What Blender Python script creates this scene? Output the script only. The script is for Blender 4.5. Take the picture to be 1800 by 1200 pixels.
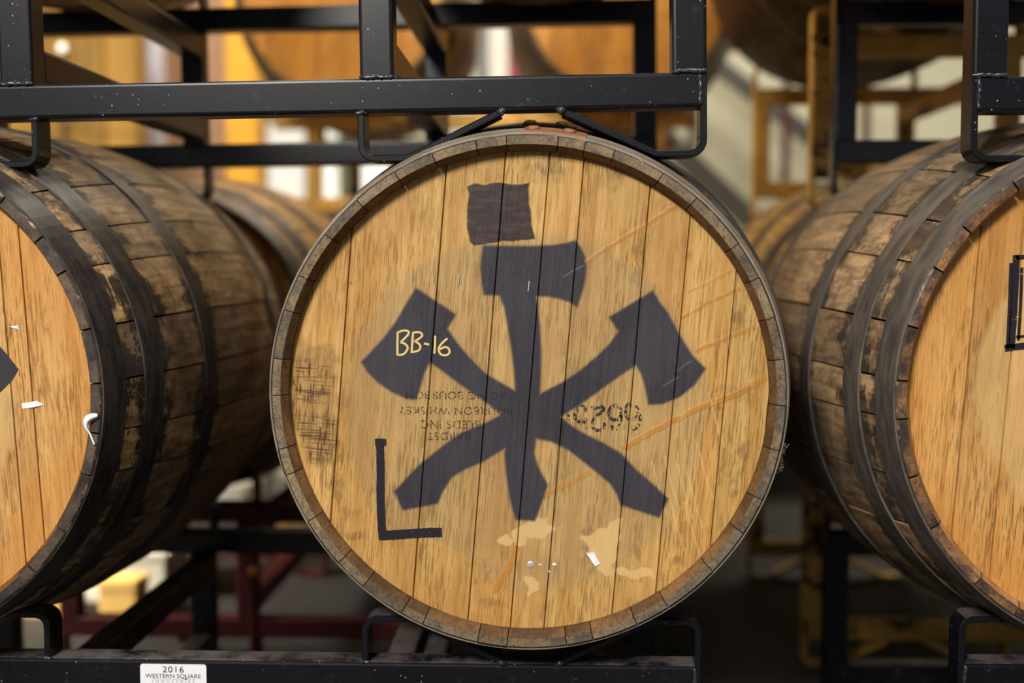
import bpy, math, random
import numpy as np
from mathutils import Vector, Matrix
random.seed(7)
S = bpy.context.scene
for o in list(bpy.data.objects): bpy.data.objects.remove(o)
COL = S.collection
PI = math.pi

# ------------------------------------------------------------------ camera
F = 2110.0                      # focal length in pixels of the 1800 px wide frame
CAM = Vector((0.0, -1.34, 0.744))
YAW, PITCH = math.atan(80 / F), math.atan(134 / F)
cd = bpy.data.cameras.new('camera'); cam = bpy.data.objects.new('camera', cd); COL.objects.link(cam)
cd.sensor_width = 36; cd.lens = F / 1800 * 36; cd.clip_start = 0.02
cam.location = CAM
cam.rotation_euler = (PI / 2 - PITCH, 0, YAW)
cd.dof.use_dof = True; cd.dof.focus_distance = 1.325; cd.dof.aperture_fstop = 1.9
cd.dof.aperture_blades = 0
S.camera = cam
RM = Matrix.Rotation(YAW, 3, 'Z') @ Matrix.Rotation(PI / 2 - PITCH, 3, 'X')
def P(px, py, y):
    """point of the world plane y=const seen at a photograph pixel"""
    d = RM @ Vector(((px - 900) / F, -(py - 600) / F, -1.0))
    t = (y - CAM.y) / d.y
    return CAM + d * t

# ------------------------------------------------------------------ light
W = bpy.data.worlds.new('world'); S.world = W; W.use_nodes = True
W.node_tree.nodes['Background'].inputs[0].default_value = (0.80, 0.86, 1.0, 1)
W.node_tree.nodes['Background'].inputs[1].default_value = 0.22
def area(name, loc, target, size, size_y, energy, color):
    l = bpy.data.lights.new(name, 'AREA'); l.shape = 'RECTANGLE'; l.size = size; l.size_y = size_y
    l.energy = energy; l.color = color
    o = bpy.data.objects.new(name, l); COL.objects.link(o); o.location = loc
    o.rotation_euler = (Vector(target) - Vector(loc)).to_track_quat('-Z', 'Y').to_euler()
    return o
area('key_light', (-1.3, -3.7, 3.0), (0.1, 0, 0.55), 0.9, 0.9, 250, (1.0, 0.95, 0.87))
area('high_bay_light', (0.9, -0.9, 4.6), (0.9, 0.2, 0), 1.2, 1.2, 95, (1.0, 0.95, 0.88))
area('added_side_fill', (-2.9, 0.55, 1.5), (-1.0, 1.3, 0.0), 0.35, 0.35, 9, (1.0, 0.93, 0.8)).data.spread = math.radians(38)  # added fill, no fixture: narrow beam brightening the lower-left floor patch
area('rear_bay_light', (0.6, 4.0, 4.4), (0.4, 4.6, 1), 2.6, 0.8, 130, (1.0, 0.93, 0.80))
area('added_head_fill', (0.0, 1.0, 3.9), (-0.15, 1.75, 1.2), 2.2, 0.5, 75, (1.0, 0.90, 0.72))  # added fill, no fixture: lights the third-row heads from the front
area('added_left_fill', (-1.9, 0.7, 4.0), (-1.2, 2.0, 0), 0.7, 0.7, 95, (1.0, 0.90, 0.75))  # unseen lamp added to brighten the left floor and boxes behind the racks
S.view_settings.view_transform = 'Standard'; S.view_settings.look = 'None'
S.view_settings.exposure = 0.0; S.view_settings.gamma = 1.0
S.view_settings.use_curve_mapping = False

# ------------------------------------------------------------------ node helpers
def lin(r, g, b):
    f = lambda c: (c / 255 / 12.92) if c / 255 <= 0.04045 else ((c / 255 + 0.055) / 1.055) ** 2.4
    return (f(r), f(g), f(b), 1)
class NT:
    def __init__(s, name):
        s.m = bpy.data.materials.new(name); s.m.use_nodes = True
        s.t = s.m.node_tree; s.n = s.t.nodes; s.bsdf = s.n['Principled BSDF']; s.out = s.n['Material Output']
        s.tc = s.n.new('ShaderNodeTexCoord')
    def link(s, a, b): s.t.links.new(a, b)
    def val(s, sock, v):
        if isinstance(v, (int, float)): sock.default_value = v
        elif isinstance(v, tuple): sock.default_value = v
        else: s.link(v, sock)
    def math(s, op, a, b=0.0, c=0.0, clamp=False):
        n = s.n.new('ShaderNodeMath'); n.operation = op; n.use_clamp = clamp
        s.val(n.inputs[0], a); s.val(n.inputs[1], b); s.val(n.inputs[2], c); return n.outputs[0]
    def vec(s, scale, off=None):
        """object coordinates scaled, shifted by a per-object random amount"""
        n = s.n.new('ShaderNodeVectorMath'); n.operation = 'MULTIPLY'
        s.link(s.tc.outputs['Object'], n.inputs[0]); n.inputs[1].default_value = scale
        if off:
            oi = s.n.new('ShaderNodeObjectInfo')
            a = s.n.new('ShaderNodeVectorMath'); a.operation = 'ADD'
            m = s.math('MULTIPLY', oi.outputs['Random'], off)
            c = s.n.new('ShaderNodeCombineXYZ')
            for i in range(3): s.link(m, c.inputs[i])
            s.link(n.outputs[0], a.inputs[0]); s.link(c.outputs[0], a.inputs[1]); return a.outputs[0]
        return n.outputs[0]
    def noise(s, v, scale=1.0, detail=3.0, rough=0.55, dist=0.0):
        n = s.n.new('ShaderNodeTexNoise'); s.link(v, n.inputs['Vector'])
        n.inputs['Scale'].default_value = scale; n.inputs['Detail'].default_value = detail
        n.inputs['Roughness'].default_value = rough; n.inputs['Distortion'].default_value = dist
        return n.outputs[0]
    def voro(s, v, scale=1.0):
        n = s.n.new('ShaderNodeTexVoronoi'); s.link(v, n.inputs['Vector']); n.inputs['Scale'].default_value = scale
        return n
    def step(s, x, a, b, smooth=True):
        n = s.n.new('ShaderNodeMapRange'); n.interpolation_type = 'SMOOTHSTEP' if smooth else 'LINEAR'
        s.val(n.inputs[0], x); n.inputs[1].default_value = a; n.inputs[2].default_value = b
        return n.outputs[0]
    def mix(s, f, a, b, mode='MIX'):
        n = s.n.new('ShaderNodeMix'); n.data_type = 'RGBA'; n.blend_type = mode
        s.val(n.inputs[0], f); s.val(n.inputs[6], a); s.val(n.inputs[7], b); return n.outputs[2]
    def bump(s, h, strength=0.3, dist=0.001):
        n = s.n.new('ShaderNodeBump'); s.link(h, n.inputs['Height'])
        n.inputs['Strength'].default_value = strength; n.inputs['Distance'].default_value = dist
        s.link(n.outputs[0], s.bsdf.inputs['Normal'])
    def rnd(s):
        return s.n.new('ShaderNodeObjectInfo').outputs['Random']
    def set(s, color=None, rough=None, metal=None, spec=None):
        if color is not None: s.val(s.bsdf.inputs['Base Color'], color)
        if rough is not None: s.val(s.bsdf.inputs['Roughness'], rough)
        if metal is not None: s.val(s.bsdf.inputs['Metallic'], metal)
        if spec is not None: s.val(s.bsdf.inputs['Specular IOR Level'], spec)
        return s.m
    def attr(s, name):
        a = s.n.new('ShaderNodeAttribute'); a.attribute_name = name
        sp = s.n.new('ShaderNodeSeparateColor'); s.link(a.outputs['Color'], sp.inputs[0])
        return sp.outputs[0], sp.outputs[1], sp.outputs[2], a.outputs['Alpha']

# ------------------------------------------------------------------ materials
def head_wood(name, marks, light=lin(210, 174, 110), mid=lin(188, 148, 84), dark=lin(118, 82, 44)):
    t = NT(name)
    broad = t.noise(t.vec((9, 9, 1.6), 40), 1, 3)
    grain = t.noise(t.vec((230, 230, 4), 30), 1, 4, 0.6, 0.4)
    rings = t.noise(t.vec((62, 62, 1.6), 30), 1, 2, 0.5, 1.4)
    pores = t.noise(t.vec((620, 620, 34), 30), 1, 2, 0.6)
    patch = t.noise(t.vec((26, 26, 7), 40), 1, 4, 0.6)
    c = t.mix(t.step(rings, 0.33, 0.66), mid, light)
    c = t.mix(t.math('MULTIPLY', t.step(broad, 0.48, 0.72), 0.40), c, lin(186, 122, 52))
    c = t.mix(t.math('MULTIPLY', t.step(grain, 0.50, 0.70), 0.30), c, dark)
    pm = t.math('MULTIPLY', t.step(pores, 0.51, 0.59), t.math('ADD', 0.25, t.math('MULTIPLY', t.step(patch, 0.36, 0.62), 0.75)))
    c = t.mix(t.math('MULTIPLY', pm, 0.70), c, lin(84, 54, 28))
    c = t.mix(t.math('MULTIPLY', t.step(t.noise(t.vec((7, 7, 5), 40), 1, 5, 0.6), 0.47, 0.66), 0.42), c, lin(150, 104, 56))
    # dirt spots and scuffs
    sp = t.noise(t.vec((22, 22, 11), 20), 1, 5, 0.65)
    fine = t.noise(t.vec((260, 260, 60), 20), 1, 2)
    sm = t.math('MULTIPLY', t.step(sp, 0.58, 0.68), t.step(fine, 0.40, 0.56))
    c = t.mix(t.math('MULTIPLY', sm, 0.60), c, lin(84, 58, 36))
    if name == 'oak_head_side':
        sp_ = t.n.new('ShaderNodeSeparateXYZ'); t.link(t.tc.outputs['Object'], sp_.inputs[0])
        rr = t.math('SQRT', t.math('ADD', t.math('MULTIPLY', sp_.outputs[0], sp_.outputs[0]), t.math('MULTIPLY', sp_.outputs[2], sp_.outputs[2])))
        rr = t.math('ADD', rr, t.math('MULTIPLY', t.math('SUBTRACT', t.noise(t.vec((9, 9, 5)), 1, 4), 0.5), 0.10))
        c = t.mix(t.math('MULTIPLY', t.step(rr, 0.195, 0.180), 0.55), c, lin(206, 172, 116))
        c = t.mix(t.math('MULTIPLY', t.step(rr, 0.20, 0.25), 0.45), c, lin(192, 128, 54))
    v = t.math('ADD', t.math('MULTIPLY', t.rnd(), 0.22), 0.88)
    hsv = t.n.new('ShaderNodeHueSaturation'); t.link(v, hsv.inputs['Value']); t.link(c, hsv.inputs['Color'])
    c = hsv.outputs[0]
    rough = 0.46
    if marks:
        paint, dull, streak, pale = t.attr('marks')
        ink, scuff, scratch, edge = t.attr('marks2')
        c = t.mix(t.math('MULTIPLY', dull, 0.42), c, lin(160, 130, 88))
        c = t.mix(t.math('MULTIPLY', t.math('SUBTRACT', 1.0, dull), 0.24), c, lin(196, 140, 60))
        sn = t.noise(t.vec((90, 90, 60)), 1, 3)
        c = t.mix(t.math('MULTIPLY', t.math('MULTIPLY', streak, 0.85), t.step(sn, 0.25, 0.55)), c, lin(184, 122, 44))
        c = t.mix(t.math('MULTIPLY', pale, 0.85), c, lin(218, 182, 124))
        cross = t.noise(t.vec((14, 14, 520)), 1, 3, 0.7)
        cross = t.math('MAXIMUM', cross, t.noise(t.vec((520, 520, 60)), 1, 2))
        cn = t.math('MULTIPLY', t.step(cross, 0.50, 0.64), t.step(t.noise(t.vec((25, 25, 30)), 1, 4), 0.30, 0.62))
        c = t.mix(t.math('MULTIPLY', scuff, t.math('ADD', t.math('MULTIPLY', cn, 0.62), 0.30)), c, lin(66, 42, 28))
        sgn_ = t.math('ADD', 0.25, t.math('MULTIPLY', t.step(t.noise(t.vec((420, 420, 60)), 1, 3, 0.7), 0.40, 0.62), 0.50))
        c = t.mix(t.math('MULTIPLY', edge, sgn_), c, lin(58, 42, 34))
        pn = t.math('ADD', 0.93, t.math('MULTIPLY', t.noise(t.vec((300, 300, 8)), 1, 3), 0.10), clamp=True)
        pc = t.mix(t.step(t.noise(t.vec((14, 14, 9)), 1, 4), 0.35, 0.7), lin(43, 43, 53), lin(53, 53, 63))
        c = t.mix(t.math('MULTIPLY', paint, pn), c, pc)
        ic = t.mix(t.step(t.noise(t.vec((40, 40, 200)), 1, 3), 0.4, 0.65), lin(36, 27, 33), lin(60, 46, 50))
        c = t.mix(t.math('MULTIPLY', ink, 0.97), c, ic)
        c = t.mix(t.math('MULTIPLY', scratch, 0.8), c, lin(120, 116, 126))
    h = t.math('ADD', t.math('MULTIPLY', grain, 0.5), t.math('MULTIPLY', pm, -0.6))
    if marks: h = t.math('ADD', h, t.math('MULTIPLY', t.math('ADD', streak, scratch), 0.9))
    t.bump(h, 0.35, 0.0012)
    return t.set(c, rough, 0, 0.35)

def stave_wood(name, light, dark, blotch, hoopdirt=1.0):
    t = NT(name)
    g = t.noise(t.vec((95, 7, 95), 60), 1, 4, 0.6, 0.5)
    b = t.noise(t.vec((16, 9, 16), 60), 1, 5, 0.65)
    f = t.noise(t.vec((30, 210, 30), 60), 1, 3, 0.6)
    c = t.mix(t.step(g, 0.30, 0.70), dark, light)
    v = t.math('ADD', t.math('MULTIPLY', t.rnd(), 0.55), 0.68)
    hsv = t.n.new('ShaderNodeHueSaturation'); t.link(v, hsv.inputs['Value']); t.link(c, hsv.inputs['Color'])
    c = hsv.outputs[0]
    # black stain that crept out along the hoops
    sep = t.n.new('ShaderNodeSeparateXYZ'); t.link(t.tc.outputs['Object'], sep.inputs[0])
    y = sep.outputs[1]
    ys = t.math('MINIMUM', y, t.math('SUBTRACT', 0.9, y))
    m = None
    for c0, w in ((0.02, 0.040), (0.108, 0.040), (0.267, 0.032)):
        d = t.math('SUBTRACT', t.math('ABSOLUTE', t.math('SUBTRACT', ys, c0)), w)
        m = d if m is None else t.math('MINIMUM', m, d)
    j = t.math('MULTIPLY', t.math('SUBTRACT', t.math('ADD', b, t.math('MULTIPLY', t.math('SUBTRACT', f, 0.5), 0.25)), 0.5), 0.16 * hoopdirt)
    near = t.step(t.math('SUBTRACT', m, j), 0.006, -0.008)
    c = t.mix(t.math('MULTIPLY', near, 0.93 * min(1, hoopdirt)), c, lin(30, 26, 25))
    bl = t.step(t.math('ADD', b, t.math('MULTIPLY', f, 0.10)), 0.74 - 0.12 * blotch, 0.84 - 0.12 * blotch)
    c = t.mix(t.math('MULTIPLY', bl, 0.85), c, lin(38, 33, 32))
    cr = t.noise(t.vec((60, 240, 60), 60), 1, 2, 0.6)
    c = t.mix(t.math('MULTIPLY', t.step(cr, 0.60, 0.70), 0.45), c, lin(60, 48, 38))
    gr = t.step(t.noise(t.vec((7, 5, 7), 60), 1, 4), 0.45, 0.62)
    c = t.mix(t.math('MULTIPLY', gr, 0.38), c, lin(96, 92, 84))
    mo = t.noise(t.vec((52, 34, 52), 60), 1, 6, 0.72)
    c = t.mix(t.math('MULTIPLY', t.step(mo, 0.50, 0.66), 0.55), c, lin(58, 48, 40))
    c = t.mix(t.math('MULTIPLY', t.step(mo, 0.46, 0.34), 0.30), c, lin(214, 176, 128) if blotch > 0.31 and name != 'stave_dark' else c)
    sp = t.noise(t.vec((170, 120, 170), 60), 1, 3, 0.7)
    c = t.mix(t.math('MULTIPLY', t.step(sp, 0.60, 0.70), 0.6), c, lin(34, 30, 28))
    t.bump(t.math('ADD', g, f), 0.25, 0.0008)
    return t.set(c, 0.55, 0, 0.35)

def end_wood(name, a, b, k=0.5):
    t = NT(name)
    n1 = t.noise(t.vec((26, 26, 26), 40), 1, 4, 0.6)
    n2 = t.noise(t.vec((240, 60, 240), 40), 1, 5, 0.75, 1.2)
    c = t.mix(t.step(n1, 0.38, 0.62), a, b)
    c = t.mix(t.math('MULTIPLY', t.step(n2, 0.47, 0.60), k), c, lin(48, 40, 34))
    c = t.mix(t.math('MULTIPLY', t.step(n2, 0.44, 0.34), 0.35), c, b)
    v = t.math('ADD', t.math('MULTIPLY', t.rnd(), 0.5), 0.72)
    hsv = t.n.new('ShaderNodeHueSaturation'); t.link(v, hsv.inputs['Value']); t.link(c, hsv.inputs['Color'])
    t.bump(n2, 0.5, 0.001)
    return t.set(hsv.outputs[0], 0.6, 0, 0.3)

def hoop_steel(name, a, b, rough=0.5, metal=0.5):
    t = NT(name)
    n = t.noise(t.vec((20, 60, 20), 30), 1, 5, 0.65)
    n2 = t.noise(t.vec((60, 200, 60), 30), 1, 3)
    c = t.mix(t.step(n, 0.35, 0.65), a, b)
    c = t.mix(t.math('MULTIPLY', t.step(n2, 0.62, 0.74), 0.5), c, lin(110, 84, 62))
    t.bump(n2, 0.15, 0.001)
    return t.set(c, rough, metal, 0.5)

def paint_steel(name, col, rough=0.32, specks=1.0, rust=None, amount=0.0):
    t = NT(name)
    c = col
    n = t.noise(t.vec((9, 9, 9), 20), 1, 4, 0.6)
    c = t.mix(t.step(n, 0.35, 0.70), col, tuple(min(1, x * 1.5) for x in col[:3]) + (1,))
    if rust:
        r = t.noise(t.vec((7, 7, 11), 20), 1, 6, 0.7)
        c = t.mix(t.step(r, 0.66 - amount, 0.72 - amount), c, rust)
    if specks:
        v = t.voro(t.vec((1, 1, 1), 20), 170)
        d = t.math('ADD', v.outputs['Distance'], t.math('MULTIPLY', t.noise(t.vec((400, 400, 400)), 1, 1), 0.18))
        sc = t.n.new('ShaderNodeSeparateColor'); t.link(v.outputs['Color'], sc.inputs[0])
        pick = t.step(sc.outputs[0], 0.72, 0.76)
        clus = t.step(t.noise(t.vec((26, 26, 26), 20), 1, 2), 0.40, 0.62)
        m = t.math('MULTIPLY', t.math('MULTIPLY', t.step(d, 0.27, 0.17), pick), clus)
        c = t.mix(t.math('MULTIPLY', m, 0.75 * specks), c, lin(170, 172, 176))
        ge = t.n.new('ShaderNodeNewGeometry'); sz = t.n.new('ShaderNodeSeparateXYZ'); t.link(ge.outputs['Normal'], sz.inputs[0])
        dust_sheen = t.math('MULTIPLY', t.step(sz.outputs[2], 0.80, 0.98), t.step(t.noise(t.vec((22, 22, 22), 20), 1, 5, 0.7), 0.30, 0.62))  # upward faces greyed: settled dust plus a grazing reflection put into the colour
        c = t.mix(t.math('MULTIPLY', dust_sheen, 0.75), c, lin(112, 104, 104))
        dust = t.noise(t.vec((60, 60, 60), 20), 1, 5, 0.75)
        c = t.mix(t.math('MULTIPLY', t.step(dust, 0.56, 0.78), 0.14), c, lin(100, 98, 110))
    t.bump(n, 0.05, 0.001)
    return t.set(c, rough, 0, 0.4)

def plain(name, col, rough=0.6, metal=0, var=0.0, scale=(12, 12, 12)):
    t = NT(name); c = col
    if var:
        n = t.noise(t.vec(scale, 10), 1, 4, 0.6)
        c = t.mix(t.step(n, 0.3, 0.7), tuple(x * (1 - var) for x in col[:3]) + (1,), tuple(min(1, x * (1 + var)) for x in col[:3]) + (1,))
    return t.set(c, rough, metal)

def ink(name, col, lo, hi, scale):
    """worn ink: patchy film with bare wood showing through"""
    t = NT(name)
    n = t.noise(t.vec(scale), 1, 3, 0.6)
    a = t.step(n, lo, hi)
    t.val(t.bsdf.inputs['Alpha'], a)
    return t.set(col, 0.6, 0, 0.3)

M = dict(
    head=head_wood('oak_head_marked', True),
    head_side=head_wood('oak_head_side', False, lin(214, 168, 104), lin(198, 146, 80), lin(140, 94, 44)),
    head_far=head_wood('oak_head_far', False, lin(212, 150, 66), lin(196, 130, 44), lin(156, 92, 26)),
    stave_c=stave_wood('stave_center', lin(150, 124, 96), lin(100, 80, 60), 0.3),
    stave_l=stave_wood('stave_left', lin(196, 158, 112), lin(126, 96, 64), 0.8, 1.2),
    stave_r=stave_wood('stave_right', lin(196, 160, 118), lin(130, 104, 76), 0.55, 0.9),
    stave_b=stave_wood('stave_back', lin(186, 142, 72), lin(108, 78, 38), 0.5, 0.7),
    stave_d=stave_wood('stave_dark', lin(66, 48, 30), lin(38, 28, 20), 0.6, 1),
    end_c=end_wood('chime_center', lin(98, 90, 78), lin(140, 118, 88), 0.6),
    inner_c=end_wood('chime_bevel_center', lin(118, 86, 52), lin(88, 62, 40), 0.55),
    end_l=end_wood('chime_left', lin(46, 42, 46), lin(96, 82, 70), 0.5),
    inner_l=end_wood('chime_bevel_left', lin(150, 100, 56), lin(66, 46, 36), 0.5),
    end_r=end_wood('chime_right', lin(60, 50, 50), lin(150, 108, 68), 0.6),
    inner_r=end_wood('chime_bevel_right', lin(176, 128, 82), lin(140, 98, 58), 0.3),
    end_b=end_wood('chime_back', lin(60, 48, 34), lin(90, 70, 44), 0.4),
    hoop_c=hoop_steel('hoop_dusty', lin(150, 136, 118), lin(120, 108, 94), 0.5, 0.25),
    hoop_d=hoop_steel('hoop_dark', lin(48, 46, 48), lin(84, 78, 74), 0.40, 0.5),
    hoop_r=hoop_steel('hoop_grey', lin(84, 80, 77), lin(124, 112, 100), 0.48, 0.4),
    rust=hoop_steel('rusty_steel', lin(158, 104, 66), lin(128, 86, 60), 0.6, 0.3),
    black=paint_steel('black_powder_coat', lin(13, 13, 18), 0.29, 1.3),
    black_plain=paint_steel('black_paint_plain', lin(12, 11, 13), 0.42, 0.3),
    maroon=paint_steel('maroon_paint', lin(66, 9, 17), 0.5, 0, lin(44, 20, 16), 0.04),
    tan=paint_steel('tan_paint', lin(196, 152, 74), 0.5, 0, lin(60, 32, 14), 0.12),
    weld=plain('weld_metal', lin(60, 60, 66), 0.22, 0.3),
    axe=ink('black_spray', lin(52, 48, 55), 0.10, 0.20, (120, 120, 20)),
    marker=ink('black_marker', lin(30, 24, 34), 0.24, 0.38, (60, 60, 260)),
    stencil=ink('stencil_ink', lin(40, 38, 44), 0.47, 0.52, (480, 480, 260)),
    stencil_small=ink('stencil_ink_small', lin(44, 38, 38), 0.455, 0.52, (620, 620, 420)),
    cream=plain('cream_paint_pen', lin(216, 190, 120), 0.5),
    white=plain('white_plastic', lin(238, 240, 246), 0.35),
    steel=plain('nail_steel', lin(190, 190, 186), 0.4, 0.3),
    print_black=plain('print_black', lin(24, 24, 30), 0.5),
    print_grey=plain('print_grey', lin(150, 150, 156), 0.5),
    print_red=plain('print_red', lin(205, 30, 40), 0.5),
)

# ------------------------------------------------------------------ object helpers
def tag(o, label=None, cat=None, group=None, kind=None):
    if label: o['label'] = label
    if cat: o['category'] = cat
    if group: o['group'] = group
    if kind: o['kind'] = kind
    return o
def empty(name, loc, label=None, cat=None, group=None):
    o = bpy.data.objects.new(name, None); COL.objects.link(o); o.location = loc; o.empty_display_size = 0.1
    return tag(o, label, cat, group)
def mesh(name, verts, faces, mats, mi=None, smooth=None):
    me = bpy.data.meshes.new(name); me.from_pydata([tuple(v) for v in verts], [], faces)
    for m in (mats if isinstance(mats, (list, tuple)) else [mats]): me.materials.append(m)
    if mi is not None: me.polygons.foreach_set('material_index', mi)
    if smooth is True: me.polygons.foreach_set('use_smooth', [True] * len(me.polygons))
    elif smooth: me.polygons.foreach_set('use_smooth', smooth)
    me.update(); return me
def put(name, me, parent=None, loc=(0, 0, 0), rot=(0, 0, 0)):
    o = bpy.data.objects.new(name, me); COL.objects.link(o); o.parent = parent
    o.location = loc; o.rotation_euler = rot; return o

def merge(parts):
    V, Fc = [], []
    for v, f in parts:
        k = len(V); V += list(v); Fc += [[i + k for i in q] for q in f]
    return V, Fc
def loft(rings, closed=True, cap=True):
    n = len(rings[0]); V = [p for r in rings for p in r]; Fc = []
    m = n if closed else n - 1
    for a in range(len(rings) - 1):
        for i in range(m):
            j = (i + 1) % n
            Fc.append([a * n + i, a * n + j, (a + 1) * n + j, (a + 1) * n + i])
    if cap:
        Fc.append(list(range(n))[::-1]); Fc.append([(len(rings) - 1) * n + i for i in range(n)])
    return V, Fc
def rrect(w, h, r, seg=3):
    pts = []
    for cx, cy, a0 in ((w/2-r, h/2-r, 0), (-w/2+r, h/2-r, 90), (-w/2+r, -h/2+r, 180), (w/2-r, -h/2+r, 270)):
        for k in range(seg + 1):
            a = math.radians(a0 + 90 * k / seg); pts.append((cx + r * math.cos(a), cy + r * math.sin(a)))
    return pts
def bar(axis, a, b, c1, c2, w, h, r=0.004, seg=3):
    """square tube along axis from a to b; the other two axes centred on c1, c2 with sizes w, h"""
    rings = []
    for t in (a, b):
        ring = []
        for p, q in rrect(w, h, r, seg):
            if axis == 'x': ring.append((t, c1 + p, c2 + q))
            elif axis == 'y': ring.append((c1 + p, t, c2 + q))
            else: ring.append((c1 + p, c2 + q, t))
        rings.append(ring)
    return loft(rings)
def fillet(pts, r, seg=5):
    out = [Vector(pts[0])]
    for i in range(1, len(pts) - 1):
        p0, p1, p2 = Vector(pts[i-1]), Vector(pts[i]), Vector(pts[i+1])
        d0, d1 = (p0 - p1).normalized(), (p2 - p1).normalized()
        ang = d0.angle(d1); k = min(r / math.tan(ang / 2), (p0-p1).length * 0.45, (p2-p1).length * 0.45)
        a, b = p1 + d0 * k, p1 + d1 * k
        for s in range(seg + 1):
            t = s / seg; out.append(a * (1-t)**2 + p1 * 2*t*(1-t) + b * t*t)
    out.append(Vector(pts[-1])); return out
def strap(pts, t, y0, y1, r=0.016, ch=0.0012):
    """flat bar bent along an xz polyline, thickness t, lying between y0 and y1"""
    path = fillet([Vector((p[0], p[1])) for p in pts], r)
    rings = []
    for i, p in enumerate(path):
        d = (path[min(i+1, len(path)-1)] - path[max(i-1, 0)]).normalized(); n = Vector((-d.y, d.x))
        h = t / 2; ring = []
        for a, y in ((-h, y0+ch), (-h+ch, y0), (h-ch, y0), (h, y0+ch), (h, y1-ch), (h-ch, y1), (-h+ch, y1), (-h, y1-ch)):
            q = p + n * a; ring.append((q.x, y, q.y))
        rings.append(ring)
    return loft(rings)
def tube(points, r, seg=8, wob=0.0, rng=random):
    rings = []
    pts = [Vector(p) for p in points]
    for i, p in enumerate(pts):
        d = (pts[min(i+1, len(pts)-1)] - pts[max(i-1, 0)]).normalized()
        u = d.orthogonal().normalized(); v = d.cross(u); rr = r * (1 + wob * rng.uniform(-1, 1))
        if i in (0, len(pts)-1): rr *= 0.5
        rings.append([tuple(p + (u * math.cos(2*PI*k/seg) + v * math.sin(2*PI*k/seg)) * rr) for k in range(seg)])
    return loft(rings)
def bead(a, b, r=0.0028, n=14):
    a, b = Vector(a), Vector(b)
    pts = [a.lerp(b, i / n) + Vector([random.uniform(-1, 1) * r * 0.35 for _ in range(3)]) for i in range(n + 1)]
    return tube(pts, r, 8, 0.3)
def ribbon(pts, w, y=0.0, closed=False, rough=0.0):
    """flat stroke in the xz plane facing -y"""
    V, Fc = [], []
    n = len(pts); P2 = [Vector(p) for p in pts]
    for i, p in enumerate(P2):
        d = (P2[min(i+1, n-1)] - P2[max(i-1, 0)]).normalized(); nn = Vector((-d.y, d.x))
        ww = w * (1 + rough * random.uniform(-1, 1)) / 2
        for s in (1, -1): q = p + nn * ww * s; V.append((q.x, y, q.y))
    for i in range(n - 1): Fc.append([2*i, 2*i+1, 2*i+3, 2*i+2])
    return V, Fc
def smooth_line(pts, sub=5):
    out = []
    n = len(pts)
    for i in range(n - 1):
        p0, p1, p2, p3 = [Vector(pts[max(0, min(n-1, k))]) for k in (i-1, i, i+1, i+2)]
        for s in range(sub):
            t = s / sub
            out.append(0.5 * ((2*p1) + (p2-p0)*t + (2*p0-5*p1+4*p2-p3)*t*t + (3*p1-p0-3*p2+p3)*t**3))
    out.append(Vector(pts[-1])); return out
def text_mesh(s, size, mat, spacing=1.0, sx=1.0):
    cu = bpy.data.curves.new('lettering', 'FONT'); cu.body = s; cu.size = size; cu.align_x = 'CENTER'
    cu.space_character = spacing
    o = bpy.data.objects.new('lettering', cu); COL.objects.link(o)
    bpy.context.view_layer.update()
    me = bpy.data.meshes.new_from_object(o.evaluated_get(bpy.context.evaluated_depsgraph_get()))
    bpy.data.objects.remove(o)
    # lay it in the xz plane, facing -y
    me.transform(Matrix.Rotation(PI/2, 4, 'X') @ Matrix.Diagonal((sx, 1, 1, 1)))
    me.materials.clear(); me.materials.append(mat); return me

# ------------------------------------------------------------------ the room
floor_t = NT('concrete_floor')
fn = floor_t.noise(floor_t.vec((1.3, 1.3, 1.3)), 1, 6, 0.6)
floor_m = floor_t.set(floor_t.mix(floor_t.step(fn, 0.3, 0.7), lin(34, 32, 29), lin(46, 43, 39)), 0.8)
wall_t = NT('painted_wall')
wn = wall_t.noise(wall_t.vec((0.8, 0.8, 0.8)), 1, 3)
wall_m = wall_t.set(wall_t.mix(wall_t.step(wn, 0.3, 0.7), lin(176, 172, 146), lin(196, 192, 168)), 0.8)
ceil_m = plain('dark_ceiling', lin(120, 116, 108), 0.9)
FZ = -0.026
YB = 4.6                                                      # back wall
def slab(x0, x1, y0, y1, z0, z1):
    V = [(x, y, z) for x in (x0, x1) for y in (y0, y1) for z in (z0, z1)]
    return V, [[0,1,3,2],[4,6,7,5],[0,4,5,1],[2,3,7,6],[0,2,6,4],[1,5,7,3]]
def structure(name, vf, m):
    o = put(name, mesh(name, *vf, m)); o['kind'] = 'structure'; return o
structure('floor', slab(-5, 5, -4.5, YB + .1, FZ - 0.1, FZ), floor_m)
structure('wall_back', slab(-5, 5, YB, YB + .1, FZ, 4.9), wall_m)
structure('wall_left', slab(-5.1, -5, -4.5, YB + .1, FZ, 4.9), wall_m)
structure('wall_right', slab(5, 5.1, -4.5, YB + .1, FZ, 4.9), wall_m)
structure('ceiling', slab(-5.1, 5.1, -4.5, YB + .1, 4.9, 5.0), ceil_m)

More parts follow.
